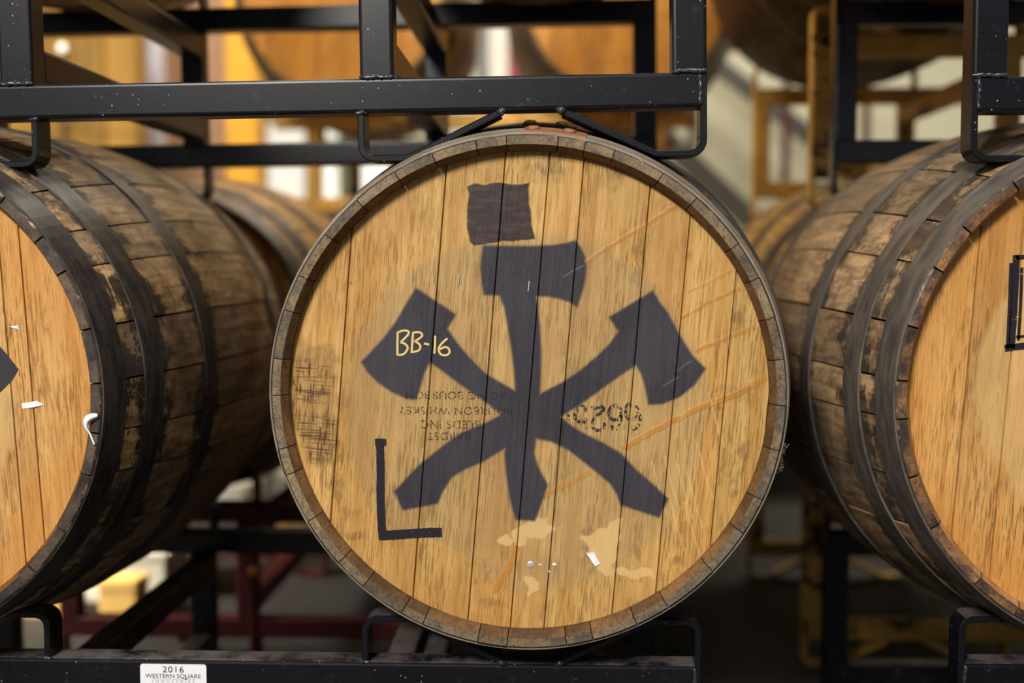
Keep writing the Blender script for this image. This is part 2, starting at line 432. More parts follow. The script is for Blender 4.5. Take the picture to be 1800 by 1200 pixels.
# ------------------------------------------------------------------ barrels
L, RB, RH = 0.90, 0.330, 0.280
def rad(y): return RB - (RB - RH) * ((y - L/2) / (L/2)) ** 2
def stave_mesh(a0, a1, mats, nseg=16, nr=4, gap=0.0010, jit=0.0):
    """one stave between two angles (measured from +x towards +z), closed solid"""
    ga = gap / RH / 2
    aa = [a0 + ga + (a1 - a0 - 2*ga) * k / nr for k in range(nr + 1)]
    # profile around the stave: outer surface front->back, back end, inner surface back->front, chime bevel
    prof = [(RH - 0.0015, 0.0, 0)]
    for i in range(nseg + 1):
        y = 0.0015 + (L - 0.003) * i / nseg; prof.append((rad(y) + jit, y, 0))
    prof += [(RH - 0.0105, L, 1), (RH - 0.016, L - 0.012, 2), (RH - 0.016, L - 0.030, 0)]
    for i in range(1, 6):
        y = L - 0.030 - (L - 0.060) * i / 6; prof.append((rad(y) - 0.027, y, 0))
    prof += [(RH - 0.016, 0.030, 0), (RH - 0.016, 0.012, 2), (RH - 0.0105, 0.0, 1)]
    n = len(prof); V, Fc, mi, sm = [], [], [], []
    for a in aa:
        for r, y, _ in prof: V.append((r * math.cos(a), y, r * math.sin(a)))
    # material of the face between profile point i and i+1
    def fm(i):
        r0, y0, _ = prof[i]; r1, y1, _ = prof[(i+1) % n]
        if max(y0, y1) < 0.0010 or min(y0, y1) > L - 0.0010: return 1
        if i >= nseg + 2 and (max(y0, y1) <= 0.0301 or min(y0, y1) >= L - 0.0301): return 2
        return 0
    off = len(V); no = nseg + 1                       # the outer face keeps its own vertices, so its shading stays cylindrical
    for a in aa:
        for r, y, _ in prof[1:no + 1]: V.append((r * math.cos(a), y, r * math.sin(a)))
    for k in range(nr):
        for i in range(n):
            j = (i + 1) % n
            if 1 <= i <= nseg: Fc.append([off + k*no + i - 1, off + k*no + i, off + (k+1)*no + i, off + (k+1)*no + i - 1])
            else: Fc.append([k*n + i, k*n + j, (k+1)*n + j, (k+1)*n + i])
            mi.append(fm(i)); sm.append(1 <= i <= nseg)
    Fc.append([i for i in range(n)][::-1]); mi.append(0); sm.append(False)
    Fc.append([nr*n + i for i in range(n)]); mi.append(0); sm.append(False)
    me = mesh('stave', V, Fc, mats, mi, sm)
    cn = [tuple(c.vector) for c in me.corner_normals]
    sgn = None
    for pidx, f in enumerate(me.polygons):
        if not sm[pidx]: continue
        for li in f.loop_indices:
            x, y, z = V[me.loops[li].vertex_index]; rr = math.hypot(x, z)
            sl = 2 * (RB - RH) * (y - L/2) / (L/2) ** 2
            nv = Vector((x / rr, sl, z / rr)).normalized()
            if sgn is None: sgn = 1 if nv.dot(f.normal) > 0 else -1
            cn[li] = tuple(nv * sgn)
    me.normals_split_custom_set(cn)
    return me
HOOPS = ((0.003, 0.046), (0.088, 0.130), (0.250, 0.286))
def hoop_mesh(y0, y1, m, seg=128, th=0.0018):
    rings = []
    mid = (y0 + y1) / 2
    for k in range(seg):
        a = 2 * PI * k / seg; c, s = math.cos(a), math.sin(a); ring = []
        for y, d in ((y0, -0.001), (y0, th), (mid, th), (y1, th), (y1, -0.001)):
            r = rad(y) + d; ring.append((r * c, y, r * s))
        rings.append(ring)
    n = 5; V = [p for r in rings for p in r]; Fc = []
    for a in range(seg):
        b = (a + 1) % seg
        for i in range(n):
            j = (i + 1) % n; Fc.append([a*n+i, b*n+i, b*n+j, a*n+j])
    return mesh('hoop', V, Fc, m)
def dome(c, nrm, r, h, seg=14):
    nrm = Vector(nrm).normalized(); u = nrm.orthogonal().normalized(); v = nrm.cross(u); c = Vector(c)
    rings = []
    for rr, hh in ((1, -0.2), (1, 0.25), (0.86, 0.65), (0.55, 0.92), (0.15, 1.0)):
        rings.append([tuple(c + (u*math.cos(2*PI*k/seg) + v*math.sin(2*PI*k/seg)) * r * rr + nrm * h * hh) for k in range(seg)])
    return loft(rings)
def board_mesh(u0, u1, m, y=0.022, dx=None, dz=None, R=0.2645):
    """head board from u0 to u1 clipped by the round head; dense when dx is given"""
    e = 0.0009
    u0 = max(u0, -R + 0.0005); u1 = min(u1, R - 0.0005)
    xs = [u0, u0 + e]
    k = max(1, int((u1 - u0 - 2*e) / dx)) if dx else 4
    xs += [u0 + e + (u1 - u0 - 2*e) * i / k for i in range(1, k)] + [u1 - e, u1]
    nz = int(2 * R / dz) if dz else 10
    xs = np.array(xs); ts = np.linspace(-1, 1, nz + 1)
    h = np.sqrt(np.maximum(R*R - xs*xs, 1e-6))
    Xg = np.repeat(xs[:, None], nz + 1, 1); Zg = h[:, None] * ts[None, :]
    Yg = np.full_like(Xg, y); Yg[0, :] += 0.004; Yg[-1, :] += 0.004
    nx = len(xs); nv = nx * (nz + 1)
    V = np.stack([Xg, Yg, Zg], -1).reshape(-1, 3)
    Vb = V.copy(); idx = np.arange(nv).reshape(nx, nz + 1)
    q = np.stack([idx[:-1, :-1], idx[1:, :-1], idx[1:, 1:], idx[:-1, 1:]], -1).reshape(-1, 4)
    faces = q.tolist()
    loop = idx[:, 0].tolist() + idx[-1, 1:].tolist() + idx[-2::-1, -1].tolist() + idx[0, -2:0:-1].tolist()
    back = V[loop].copy(); back[:, 1] = y + 0.020
    b0 = nv; n = len(loop)
    allv = np.concatenate([V, back])
    for i in range(n):
        j = (i + 1) % n; faces.append([loop[j], loop[i], b0 + i, b0 + j])
    faces.append([b0 + i for i in range(n)][::-1])
    me = bpy.data.meshes.new('head_board'); me.from_pydata(allv.tolist(), [], faces); me.materials.append(m); me.update()
    return me, allv

def hoops_on(root, mats, seg=128, rivets=None):
    hs = []
    for i, (y0, y1) in enumerate(HOOPS + tuple((L-b, L-a) for a, b in HOOPS[::-1])):
        o = put('hoop', mats[i] if isinstance(mats[i], bpy.types.Mesh) else hoop_mesh(y0, y1, mats[i], seg), root); hs.append(o)
    return hs
REAR_BOARD = {}
def barrel(loc, roll, label, group, angles, smats, hmats, head_m, bounds, dense=False, nseg=16, yaw=0.0, gap=0.0022):
    root = empty('whiskey_barrel', loc, label, 'barrel', group); root.rotation_euler = (0, roll, yaw)
    n = len(angles)
    for i in range(n):
        a0, a1 = angles[i], angles[(i + 1) % n]
        if a1 <= a0: a1 += 2 * PI
        put('stave', stave_mesh(a0, a1, smats, nseg, 5 if a1 - a0 > 0.18 else 4, gap, jit=random.uniform(-0.0006, 0.0006)), root)
    hoops = hoops_on(root, hmats)
    boards = []
    for u0, u1 in zip(bounds[:-1], bounds[1:]):
        me, v = board_mesh(u0, u1, head_m, dx=0.0011 if dense else None, dz=0.0011 if dense else None)
        boards.append((put('head_board', me, root), v))
    for u0, u1 in zip(bounds[:-1], bounds[1:]):
        me, v = board_mesh(u0, u1, head_m, y=L - 0.042)
        put('head_board', me, root)
    return root, hoops, boards
def even_angles(n, seed, j=0.25):
    r = random.Random(seed); return [2*PI*(k + r.uniform(-j, j)) / n for k in range(n)]

# far / middle barrels share their meshes
def far_meshes(smats, hm, head_m, n=30):
    st = stave_mesh(0, 2*PI/n, smats, 12, 3, 0.0016)
    hs = [hoop_mesh(a, b, hm, 64) for a, b in HOOPS + tuple((L-b, L-a) for a, b in HOOPS[::-1])]
    bounds = [-0.2645, -0.19, -0.11, -0.05, 0.02, 0.10, 0.17, 0.2645]
    hb = [board_mesh(u0, u1, head_m)[0] for u0, u1 in zip(bounds[:-1], bounds[1:])]
    hb += [board_mesh(u0, u1, head_m, y=L - 0.042)[0] for u0, u1 in zip(bounds[:-1], bounds[1:])]
    return st, hs, hb, n
def far_barrel(kit, loc, roll, label, group):
    st, hs, hb, n = kit
    root = empty('whiskey_barrel', loc, label, 'barrel', group); root.rotation_euler = (0, roll, 0)
    for k in range(n): put('stave', st, root, rot=(0, 2*PI*k/n, 0))
    for h in hs: put('hoop', h, root)
    for b in hb: put('head_board', b, root)
    return root

# ---- centre barrel
CX, CZ, CY = -0.034, 0.604, -0.045
roll_c = math.radians(4.7)
JP = [(838,248),(891,244),(980,244),(1027,252),(1076,270),(1156,310),(1214,350),(1284,428),(1320,484),(1362,623),(1364,702),
      (1350,778),(1328,864),(1298,922),(1246,988),(1172,1054),(1118,1084),(1042,1110),(996,1120),(893,1118),(842,1112),(746,1086),
      (710,1066),(640,1024),(602,978),(545,910),(505,830),(490,785),(480,690),(496,626),(512,542),(540,485),(586,416),(704,312),(766,278)]
ang = sorted((math.atan2(-(y - 686), x - 925) + roll_c) % (2*PI) for x, y in JP)
# split the few very wide staves the way the photo shows
full = []
for i, a in enumerate(ang):
    b = ang[(i+1) % len(ang)]; b += 2*PI if b <= a else 0
    full.append(a)
    if b - a > 0.29: full.append((a + b) / 2 % (2*PI))
ang = sorted(full)
bx = [-0.2645, -0.207, -0.108, -0.0445, 0.0035, 0.041, 0.115, 0.161, 0.216, 0.2645]
center, c_hoops, c_boards = barrel((CX, CY, CZ), roll_c, 'oak barrel facing the camera with three black crossed axes on its head', None,
    ang, [M['stave_c'], M['end_c'], M['inner_c']], [M['hoop_c'], M['hoop_d'], M['hoop_d'], M['hoop_d'], M['hoop_d'], M['hoop_c']], M['head'], bx, dense=True, yaw=math.radians(-0.9), gap=0.0010)
YH = CY + 0.022
RINV = Matrix.Rotation(-roll_c, 3, 'Y')
def U(px, py, root_loc=(CX, CY, CZ), inv=RINV, y=YH):
    """photo pixel on the head plane -> barrel-local (x, z)"""
    q = inv @ (P(px, py, y) - Vector(root_loc)); return (q.x, q.z)
Z1 = lambda pts: [U(600 + u / 2.2227, 400 + v / 2.2227) for u, v in pts]
axe_mid = Z1([(552,70),(640,72),(760,72),(830,68),(880,60),(912,50),(935,80),(950,115),(957,155),(952,200),(942,245),(920,310),(890,290),(850,277),(800,268),(760,268),
  (768,320),(775,400),(779,480),(778,560),(774,650),(766,760),(755,860),(752,880),(765,930),(805,1005),(790,1050),(772,1100),(755,1145),(680,1140),(668,1100),(655,1040),(643,960),(637,880),
  (655,780),(676,690),(678,620),(672,540),(660,450),(648,380),(635,310),(618,264),(555,262),(546,200),(541,150)])
axe_left = Z1([(290,236),(445,340),(412,395),(450,450),(500,510),(560,570),(620,605),(690,645),(770,670),(850,735),(900,775),(940,800),(1020,840),(1090,880),(1150,945),(1215,1000),(1275,1058),
  (1240,1130),(1090,1082),(1075,1040),(1050,1000),(1010,965),(960,925),(890,870),(820,835),(755,822),(680,765),(622,726),(540,665),(460,610),(400,565),(345,525),(325,560),(310,610),(290,672),
  (250,668),(190,640),(140,605),(100,565),(75,525),(110,490),(160,435),(210,370),(250,300)])
axe_right = Z1([(1215,247),(1045,350),(1082,405),(1050,450),(1000,500),(930,560),(870,600),(775,650),(700,690),(622,732),(560,765),(470,800),(400,850),(300,930),(205,1032),(238,1105),(375,1078),
  (395,1030),(430,975),(480,945),(550,915),(640,860),(755,822),(852,740),(940,685),(1040,610),(1150,535),(1170,570),(1185,620),(1198,690),(1250,688),(1320,660),(1380,610),(1420,550),
  (1370,500),(1320,420),(1275,335),(1240,290)])
square = [U(*p) for p in ((820,329),(835,323),(850,325),(866,321),(895,324),(929,322),(926,333),(930,348),(933,385),(935,405),(940,419),(900,424),(885,423),(870,428),(832,431),(824,425),(822,400),(820,370),(823,345))]
def seg_dist(p, a, b):
    a, b = np.array(a), np.array(b); ab = b - a
    t = np.clip(((p - a) @ ab) / (ab @ ab), 0, 1)[:, None]
    return np.sqrt(((p - (a + t * ab)) ** 2).sum(1))
def sdf(p, poly):
    d = np.full(len(p), 9.0); inside = np.zeros(len(p), bool); n = len(poly)
    for i in range(n):
        a, b = poly[i], poly[(i + 1) % n]
        d = np.minimum(d, seg_dist(p, a, b))
        c = ((a[1] > p[:, 1]) != (b[1] > p[:, 1]))
        with np.errstate(divide='ignore', invalid='ignore'):
            xi = (b[0] - a[0]) * (p[:, 1] - a[1]) / (b[1] - a[1] + 1e-12) + a[0]
        inside ^= c & (p[:, 0] < xi)
    return np.where(inside, -d, d)
def line_d(p, pts): return np.min([seg_dist(p, pts[i], pts[i+1]) for i in range(len(pts)-1)], axis=0)
def sstep(x, a, b):
    t = np.clip((x - a) / (b - a), 0, 1); return t * t * (3 - 2 * t)
px = lambda *pts: [U(*q) for q in pts]
streaks = [(px((1028,463),(1060,440),(1095,418),(1130,398),(1183,364)), .0030, .9), (px((1198,557),(1245,530),(1297,508)), .0026, .8),
    (px((1210,512),(1245,496),(1283,476)), .002, .5), (px((1226,614),(1280,592),(1326,574)), .0032, .8),
    (px((1098,785),(1160,750),(1230,715),(1300,690),(1342,664)), .0045, 1.0), (px((955,872),(1000,846),(1034,830)), .0045, .7),
    (px((908,962),(900,985),(880,1020),(868,1036)), .0055, .9), (px((700,955),(760,955),(820,985),(868,1026)), .003, .25)]
pales = [px((868,950),(888,937),(898,944),(915,922),(935,908),(962,913),(972,928),(955,950),(925,944),(912,960),(895,955)),
    px((1022,946),(1060,925),(1092,910),(1085,950),(1078,1000),(1062,1014),(1048,985)), px((924,1018),(940,1008),(952,1040),(930,1042)),
    px((1085,1000),(1150,996),(1148,1012),(1092,1014))]
scr = [px((990,487),(1008,476),(1028,466)), px((1166,678),(1180,669),(1191,663)), px((1190,652),(1204,640),(1216,634))]
wr = [px((1145+d, 810+e), (1160+d, 870+e), (1172+d, 905+e)) for d, e in ((0,0),(22,-10),(45,5),(62,20),(80,-30),(100,-120),(30,60),(58,70))]
scuff = px((525,598),(592,610),(594,720),(588,822),(535,815),(508,740),(510,660))
RNG = np.random.default_rng(3)
def field(p, seedx, s):
    """cheap value noise for ragged edges"""
    return (np.sin(p[:,0]*s + 1.3*np.sin(p[:,1]*s*0.7 + seedx)) + np.sin(p[:,1]*s*1.3 + 1.1*np.sin(p[:,0]*s*0.9 + 2*seedx))) / 2
for o, v in c_boards:
    p = v[:, [0, 2]]
    d = np.minimum(np.minimum(sdf(p, axe_mid), sdf(p, axe_left)), sdf(p, axe_right))
    paint = 1 - sstep(d, -0.0016, 0.0030)
    over = 0.10 * np.exp(-np.clip(d, 0, 1) / 0.012)
    paint = np.maximum(paint, over)
    cdist = np.hypot(p[:,0] + 0.0, p[:,1] + 0.024)
    ed = cdist - 0.197 - 0.004 * field(p, 1, 30)
    # the stripped corner at the lower left of the worn disc
    dull = 1 - sstep(ed, -0.004, 0.010)
    dull *= 1 - 0.85 * (1 - sstep(sdf(p, px((640,940),(760,948),(820,978),(868,1022),(905,1050),(700,1090),(600,1000))), -0.003, 0.002))
    st = np.zeros(len(p))
    for pts, w, k in streaks:
        st = np.maximum(st, k * (1 - sstep(line_d(p, pts) + 0.0008 * field(p, 4, 400), w * 0.4, w)))
    pl = np.zeros(len(p))
    for pg in pales: pl = np.maximum(pl, 0.9 * (1 - sstep(sdf(p, pg) + 0.0035 * field(p, 7, 260), -0.001, 0.0012)))
    for w_ in wr: pl = np.maximum(pl, 0.6 * (1 - sstep(line_d(p, w_) , 0.0003, 0.0016)))
    sq = 1 - sstep(sdf(p, square) + 0.0003 * field(p, 2, 1200) + 0.0011 * field(p, 9, 190), -0.0005, 0.0006)
    sc = 1 - sstep(sdf(p, scuff) + 0.003 * field(p, 5, 200), -0.006, 0.004)
    sg = np.zeros(len(p))
    for mx, my, mw, mh, mk in ((968,292,34,26,.9),(1083,300,22,34,.8),(935,300,20,22,.5),(1298,556,16,18,.7),(1306,792,14,20,.7),(1286,865,8,12,.8),(585,858,16,22,.7),(612,905,22,14,.5),(622,942,22,10,.7),
            (1296,690,26,16,.5),(1262,1000,16,8,.7),(1196,985,12,10,.7),(955,1068,10,22,.5),(862,1060,24,12,.6),(616,497,5,5,1.),(1208,450,10,8,.5),(720,340,14,22,.3),(1190,360,30,14,.35),(745,985,20,16,.3)):
        cu, cv = U(mx, my); e = np.hypot((p[:,0]-cu) / (mw / 1600), (p[:,1]-cv) / (mh / 1600)) + 0.35 * field(p, mx, 330)
        sg = np.maximum(sg, mk * (1 - sstep(e, 0.2, 1.3)))
    sh = np.zeros(len(p))
    for s_ in scr: sh = np.maximum(sh, 0.4 * (1 - sstep(line_d(p, s_), 0.0003, 0.0014)))
    ca = o.data.color_attributes.new('marks', 'FLOAT_COLOR', 'POINT')
    ca.data.foreach_set('color', np.stack([paint, dull, st, pl], 1).astype(np.float32).ravel())
    cb = o.data.color_attributes.new('marks2', 'FLOAT_COLOR', 'POINT')
    cb.data.foreach_set('color', np.stack([sq, sc, sh, sg], 1).astype(np.float32).ravel())

yd = 0.0217
# hand written code in cream paint pen
Zb = lambda pts: [U(680 + u / 13.846, 570 + v / 13.846) for u, v in pts]
strokes = [[(245,765),(243,480),(250,180)], [(250,200),(350,160),(450,150),(515,180),(515,230),(450,310),(320,440)], [(320,440),(420,470),(490,545),(480,620),(400,720),(280,752)],
  [(590,700),(600,520),(625,215)], [(605,215),(720,188),(810,205),(850,255),(830,300),(740,370),(650,412)], [(650,412),(740,450),(800,520),(790,600),(730,650),(620,672)],
  [(890,468),(955,480),(1020,490)], [(1165,275),(1160,480),(1145,712)], [(1465,340),(1380,410),(1290,510),(1252,610),(1280,700),(1340,745),(1440,750),(1510,690),(1500,600),(1440,555),(1370,560),(1290,610)]]
vf = merge([ribbon(smooth_line(Zb(s)), 0.0023, yd) for s in strokes])
tag(put('handwritten_code', mesh('handwritten_code', *vf, M['cream']), center), 'cream paint pen lettering BB-16')
# marker L
vf = merge([ribbon(smooth_line(px((667,783),(668,830),(668,880),(671,944)), 14), 0.0092, yd, rough=0.06), ribbon(smooth_line(px((664,942),(700,940),(740,937),(776,936)), 14), 0.0108, yd + 0.00005, rough=0.05),
            ribbon(px((658,778),(678,777)), 0.0085, yd - 0.00005)])
tag(put('marker_letter', mesh('marker_letter', *vf, M['marker']), center), 'black marker letter L')
# upside-down stencilled number 6625
Zn = lambda pts: [U(960 + u / 9, 680 + v / 9) for u, v in pts]
num = [[(632,385),(600,325),(545,300),(480,350),(450,430),(462,505),(520,552),(600,540),(622,505),(620,655)], [(700,322),(800,330),(895,305),(890,380),(800,440),(730,540),(740,640),(830,685),(905,640),(920,555)],
  [(1090,280),(1005,330),(988,430),(1040,510),(1140,500),(1182,410),(1150,320),(1090,280)], [(1182,420),(1175,520),(1150,610),(1090,665),(1040,640),(1035,600)],
  [(1340,262),(1285,275),(1250,360),(1262,460),(1330,510),(1430,470),(1450,380),(1410,290)], [(1455,400),(1482,480),(1465,580),(1400,650),(1335,655)], [(330,430),(350,480),(330,520)]]
vf = merge([ribbon(smooth_line(Zn(s)), 0.0036, yd - 0.0001) for s in num])
tag(put('stencilled_number', mesh('stencilled_number', *vf, M['stencil']), center), 'worn black number 6625 stencilled upside down')
# upside-down stencilled text, four short worn lines, hidden partly by the axes
for s, (tx, ty), sz in (('AGING BOURBON', (800, 694), 0.0125), ('BOURBON WHISKEY', (800, 721), 0.0125), ('SLEDS INC.', (788, 745), 0.0130), ('BARDST', (788, 766), 0.0125)):
    me = text_mesh(s, sz, M['stencil_small'], 1.08, 1.02)
    q = U(tx, ty - 6)
    o = put('stencilled_text', me, center, (q[0], yd - 0.0001, q[1]), (0, PI - roll_c, 0))
    tag(o, 'worn black lettering stencilled upside down')
# nail, staples, torn scraps
q = U(932, 992); put('nail', mesh('nail', *dome((q[0], 0.0222, q[1]), (0, -1, 0), 0.0042, 0.0010), M['steel'], smooth=True), center)
for sx, sy, h in ((806, 491, 9), (929, 503, 9)):
    a, b = U(sx + 1, sy - h), U(sx - 1, sy + h)
    put('staple', mesh('staple', *tube([(a[0], 0.0225, a[1]), (a[0], 0.0208, a[1]), (b[0], 0.0208, b[1]), (b[0], 0.0225, b[1])], 0.0007, 6), M['steel']), center)
def scrap(root, pts2, y, name='label_scrap', lift=0.002, label='torn white scrap', m='white'):
    n = len(pts2); V = [(p[0], y - (lift if i % 2 else 0.0004), p[1]) for i, p in enumerate(pts2)]
    V += [(p[0], y - (lift if i % 2 else 0.0004) + 0.0004, p[1]) for i, p in enumerate(pts2)]
    Fc = [list(range(n)), [n + i for i in range(n)][::-1]] + [[i, (i+1) % n, n + (i+1) % n, n + i] for i in range(n)]
    return tag(put(name, mesh(name, V, Fc, M[m]), root), label)
scrap(center, px((1030,971),(1044,969),(1054,989),(1046,994)), 0.022)
for sp in (((970,990),(976,988),(978,992),(972,993)), ((962,1003),(966,1002),(967,1006)), ((945,991),(950,990),(952,994))):
    scrap(center, px(*sp), 0.022, lift=0.0008)
# rusty lap and rivets where the hoop ends overlap at the top
def lap(hoop, y0, y1, a0, a1, m, th=0.0032):
    rings = []
    for k in range(13):
        a = a0 + (a1 - a0) * k / 12; ring = []
        for y, d in ((y0, 0.001), (y0, th), (y1, th), (y1, 0.001)):
            r = rad(y) + d; ring.append((r*math.cos(a), y, r*math.sin(a)))
        rings.append(ring)
    tag(put('hoop_lap', mesh('hoop_lap', *loft(rings), M[m]), hoop), 'rusty overlapped hoop end')
    for f in (0.14, 0.72):
        a = a0 + (a1 - a0) * f; ym = (y0 + y1) / 2; r = rad(ym) + th
        put('rivet', mesh('rivet', *dome((r*math.cos(a), ym, r*math.sin(a)), (math.cos(a), -0.2, math.sin(a)), 0.0075, 0.0035), M['rust'], smooth=True), hoop)
A = lambda x, y: (math.atan2(-(y - 686), x - 925) + roll_c)
lap(c_hoops[0], 0.0045, 0.045, A(921, 230), A(1029, 236), 'rust')
lap(c_hoops[1], 0.089, 0.129, A(912, 215), A(1010, 215), 'hoop_d')
# fluff caught on the right edge of the rim
V_, F_ = [], []
parts = []
for i in range(80):
    a = random.uniform(-0.31, -0.19) + roll_c; r = RH + 0.006; b0 = Vector((r*math.cos(a), random.uniform(0.02, 0.05), r*math.sin(a)))
    pts = [b0 + Vector([random.uniform(-1, 1) * 0.0011 * k for _ in range(3)]) + Vector((0.0010*k, -0.001*k, 0)) for k in range(4)]
    parts.append(tube(pts, 0.0007, 4))
f = put('lint_tuft', mesh('lint_tuft', *merge(parts), plain('lint', lin(170, 160, 140), 0.9)), center); tag(f, 'grey lint tuft', kind='stuff')

# ---- left and right barrels of the front row
left, l_hoops, _ = barrel((-0.771, -0.072, 0.602), math.radians(-3.4), 'dark stained oak barrel cut off by the left edge, in front', None,
    even_angles(31, 11), [M['stave_l'], M['end_l'], M['inner_l']], [M['hoop_d']]*6, M['head_side'], [-0.2645, -0.19, -0.10, -0.02, 0.05, 0.112, 0.172, 0.195, 0.2645])
right, r_hoops, _ = barrel((0.642, -0.050, 0.604), math.radians(4.0), 'pale oak barrel cut off by the right edge, marker outline on its head', None,
    even_angles(30, 5), [M['stave_r'], M['end_r'], M['inner_r']], [M['hoop_r']]*6, M['head_side'], [-0.2645, -0.20, -0.155, -0.085, -0.02, 0.06, 0.14, 0.20, 0.2645])
def mapper(root, roll, y):
    inv = Matrix.Rotation(-roll, 3, 'Y'); loc = root.location.copy()
    return lambda a, b: U(a, b, loc, inv, y)
UL = mapper(left, math.radians(-3.4), -0.072 + 0.022); UR = mapper(right, math.radians(4.0), -0.050 + 0.022)
tip = [UL(*p) for p in ((-170,540),(-60,560),(-15,592),(12,622),(33,649),(22,668),(0,690),(-60,730),(-130,735),(-150,640))]
n = len(tip)
tag(put('painted_emblem', mesh('painted_emblem', [(p[0], 0.0217, p[1]) for p in tip], [list(range(n))], M['axe']), left), 'black painted axe tip')
scrap(left, [UL(*p) for p in ((38,709),(66,704),(78,711),(62,715),(40,718))], 0.022)
scrap(left, [UL(*p) for p in ((17,574),(33,572),(35,580),(28,577))], 0.022)
# white curl hanging from the left barrel's rim
curl = [(172,730),(160,733),(152,741),(152,752),(158,762),(162,772),(166,781)]
parts = []
cp = [P(a, b, -0.074) - left.location for a, b in curl]
iv = Matrix.Rotation(math.radians(3.4), 3, 'Y'); cp = [iv @ q for q in cp]
sm = smooth_line([(q.x, q.z) for q in cp], 4)
rg = []
for i, p_ in enumerate(sm):
    t = i / (len(sm) - 1); w = 0.0012 + 0.0034 * math.sin(PI * min(1, t * 1.5 + 0.1)) * (1 - 0.4 * t)
    d = (sm[min(i+1, len(sm)-1)] - sm[max(i-1, 0)]).normalized(); nn = Vector((-d.y, d.x))
    rg.append([(p_.x + nn.x*w*s, -0.0028 - 0.001*math.sin(6*t) + e, p_.y + nn.y*w*s) for s, e in ((-1, 0), (0, -0.0012), (1, 0), (0, 0.0006))])
tag(put('plastic_curl', mesh('plastic_curl', *loft(rg), M['white'], smooth=True), left), 'white plastic curl')
# marker outline letter on the right barrel
vf = merge([ribbon(smooth_line([UR(*p) for p in s], 8), w, 0.0217, rough=0.06) for s, w in (
    ([(1786,448),(1784,520),(1778,612)], 0.0070), ([(1796,470),(1794,530),(1790,598)], 0.0035), ([(1766,612),(1800,608),(1850,606)], 0.0075),
    ([(1777,462),(1775,530),(1771,612)], 0.0040), ([(1786,592),(1820,590),(1850,592)], 0.0030), ([(1850,450),(1850,606)], 0.005), ([(1786,452),(1850,450)], 0.005))])
tag(put('marker_outline', mesh('marker_outline', *vf, M['marker']), right), 'black marker outline of a letter')

# ------------------------------------------------------------------ steel racks
TW = 0.038
def rack(loc, tilt, label, mat, wm, group=None, posts=(0.549, 0.2035), beads=False, tw=TW, depth=0.66, zt=(0.064, 0.199)):
    """two-barrel steel rack. Origin: middle of the front face at the underside of the lower beam."""
    root = empty('barrel_rack', loc, label, 'barrel rack', group); root.rotation_euler = (0, tilt, 0)
    HW, t = 0.568, 0.0075; h = tw / 2
    zl, zu = h, 0.224 + h
    mk = {}
    def add(name, vf): return put(name, mesh(name, *vf, mat), root)
    for y in (h, depth + h):
        for z in (zl, zu): add('beam', bar('x', -HW + t, HW - t, y, z, tw, tw))
        for s in (-1, 1):
            for p_ in posts: add('post', bar('z', zl + h, zu - h, s * p_, y, tw, tw))
    for s in (-1, 1):
        for p_ in posts:
            for z in zt: (p_ == posts[1]) and add('fork_tube', bar('y', tw, depth, s * p_, z, tw * 0.98, tw * 0.98))
    dz, cw = 0.054, 0.387
    for y0 in (0.001, depth + 0.001):
        for slot in (-1, 1):
            o_ = slot * HW; i_ = slot * (HW - cw); m_ = (o_ + i_) / 2
            for up in (0, 1):
                zb = (zu + h) if up else 0.0; sg = 1 if up else -1
                zc = zb + sg * (dz - t / 2)
                for a_, outer in ((o_, True), (i_, False)):
                    dirx = 1 if m_ > a_ else -1
                    zs = zb - sg * (tw if outer else 0.0)
                    pts = [(a_ + dirx * t / 2, zs), (a_ + dirx * t / 2, zc), (a_ + dirx * 0.056, zc), (m_ - dirx * 0.035, zb + sg * 0.002)]
                    add('cradle_strap', strap(pts, t, y0, y0 + tw - 0.002))
                    if beads and y0 < 0.1:
                        put('weld_bead', mesh('weld_bead', *tube([(m_ - dirx*0.038, 0.001, zb + sg*0.001), (m_ - dirx*0.033, -0.001, zb + sg*0.002), (m_ - dirx*0.028, 0.001, zb - sg*0.001)], 0.0042, 8, 0.2), wm, smooth=True), root)
                        if outer:
                            put('weld_bead', mesh('weld_bead', *bead((a_ + dirx*t, 0.0005, zs + sg*0.002), (a_ + dirx*t, 0.0005, zb - sg*0.002), 0.0022), wm, smooth=True), root)
                        else:
                            put('weld_bead', mesh('weld_bead', *bead((a_ - dirx*0.002, 0.001, zb), (a_ + dirx*0.010, 0.001, zb), 0.0024, 5), wm, smooth=True), root)
    if beads:
        for s in (-1, 1):
            for p_ in posts:
                for z in (zl + h, zu - h):
                    put('weld_bead', mesh('weld_bead', *bead((s*p_ - h, 0.000, z + 0.001), (s*p_ + h, 0.000, z + 0.001), 0.0024), wm, smooth=True), root)
    return root
RC = -0.404
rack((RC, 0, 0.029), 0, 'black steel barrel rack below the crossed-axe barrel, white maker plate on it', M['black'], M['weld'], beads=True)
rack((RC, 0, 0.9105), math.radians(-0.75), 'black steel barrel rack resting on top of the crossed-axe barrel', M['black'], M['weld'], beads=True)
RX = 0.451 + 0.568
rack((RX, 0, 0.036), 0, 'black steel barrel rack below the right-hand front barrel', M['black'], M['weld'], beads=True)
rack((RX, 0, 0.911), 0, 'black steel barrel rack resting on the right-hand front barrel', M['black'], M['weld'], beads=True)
g2 = None
rack((-0.39, 0.90, 0.030), 0, 'maroon steel barrel rack standing on the floor behind the black racks', M['maroon'], M['weld'])
rack((0.471 + 0.568, 0.93, 0.030), 0, 'rusty tan barrel rack on the floor at the right, second row', M['tan'], M['weld'])
rack((0.471 + 0.568, 0.93, 0.906), 0, 'rusty tan barrel rack above the second-row barrels at right', M['tan'], M['weld'])
rack((-0.196, 1.90, 0.030), 0, 'tan barrel rack on the floor in the third row', M['tan'], M['weld'], posts=(0.464, 0.12))
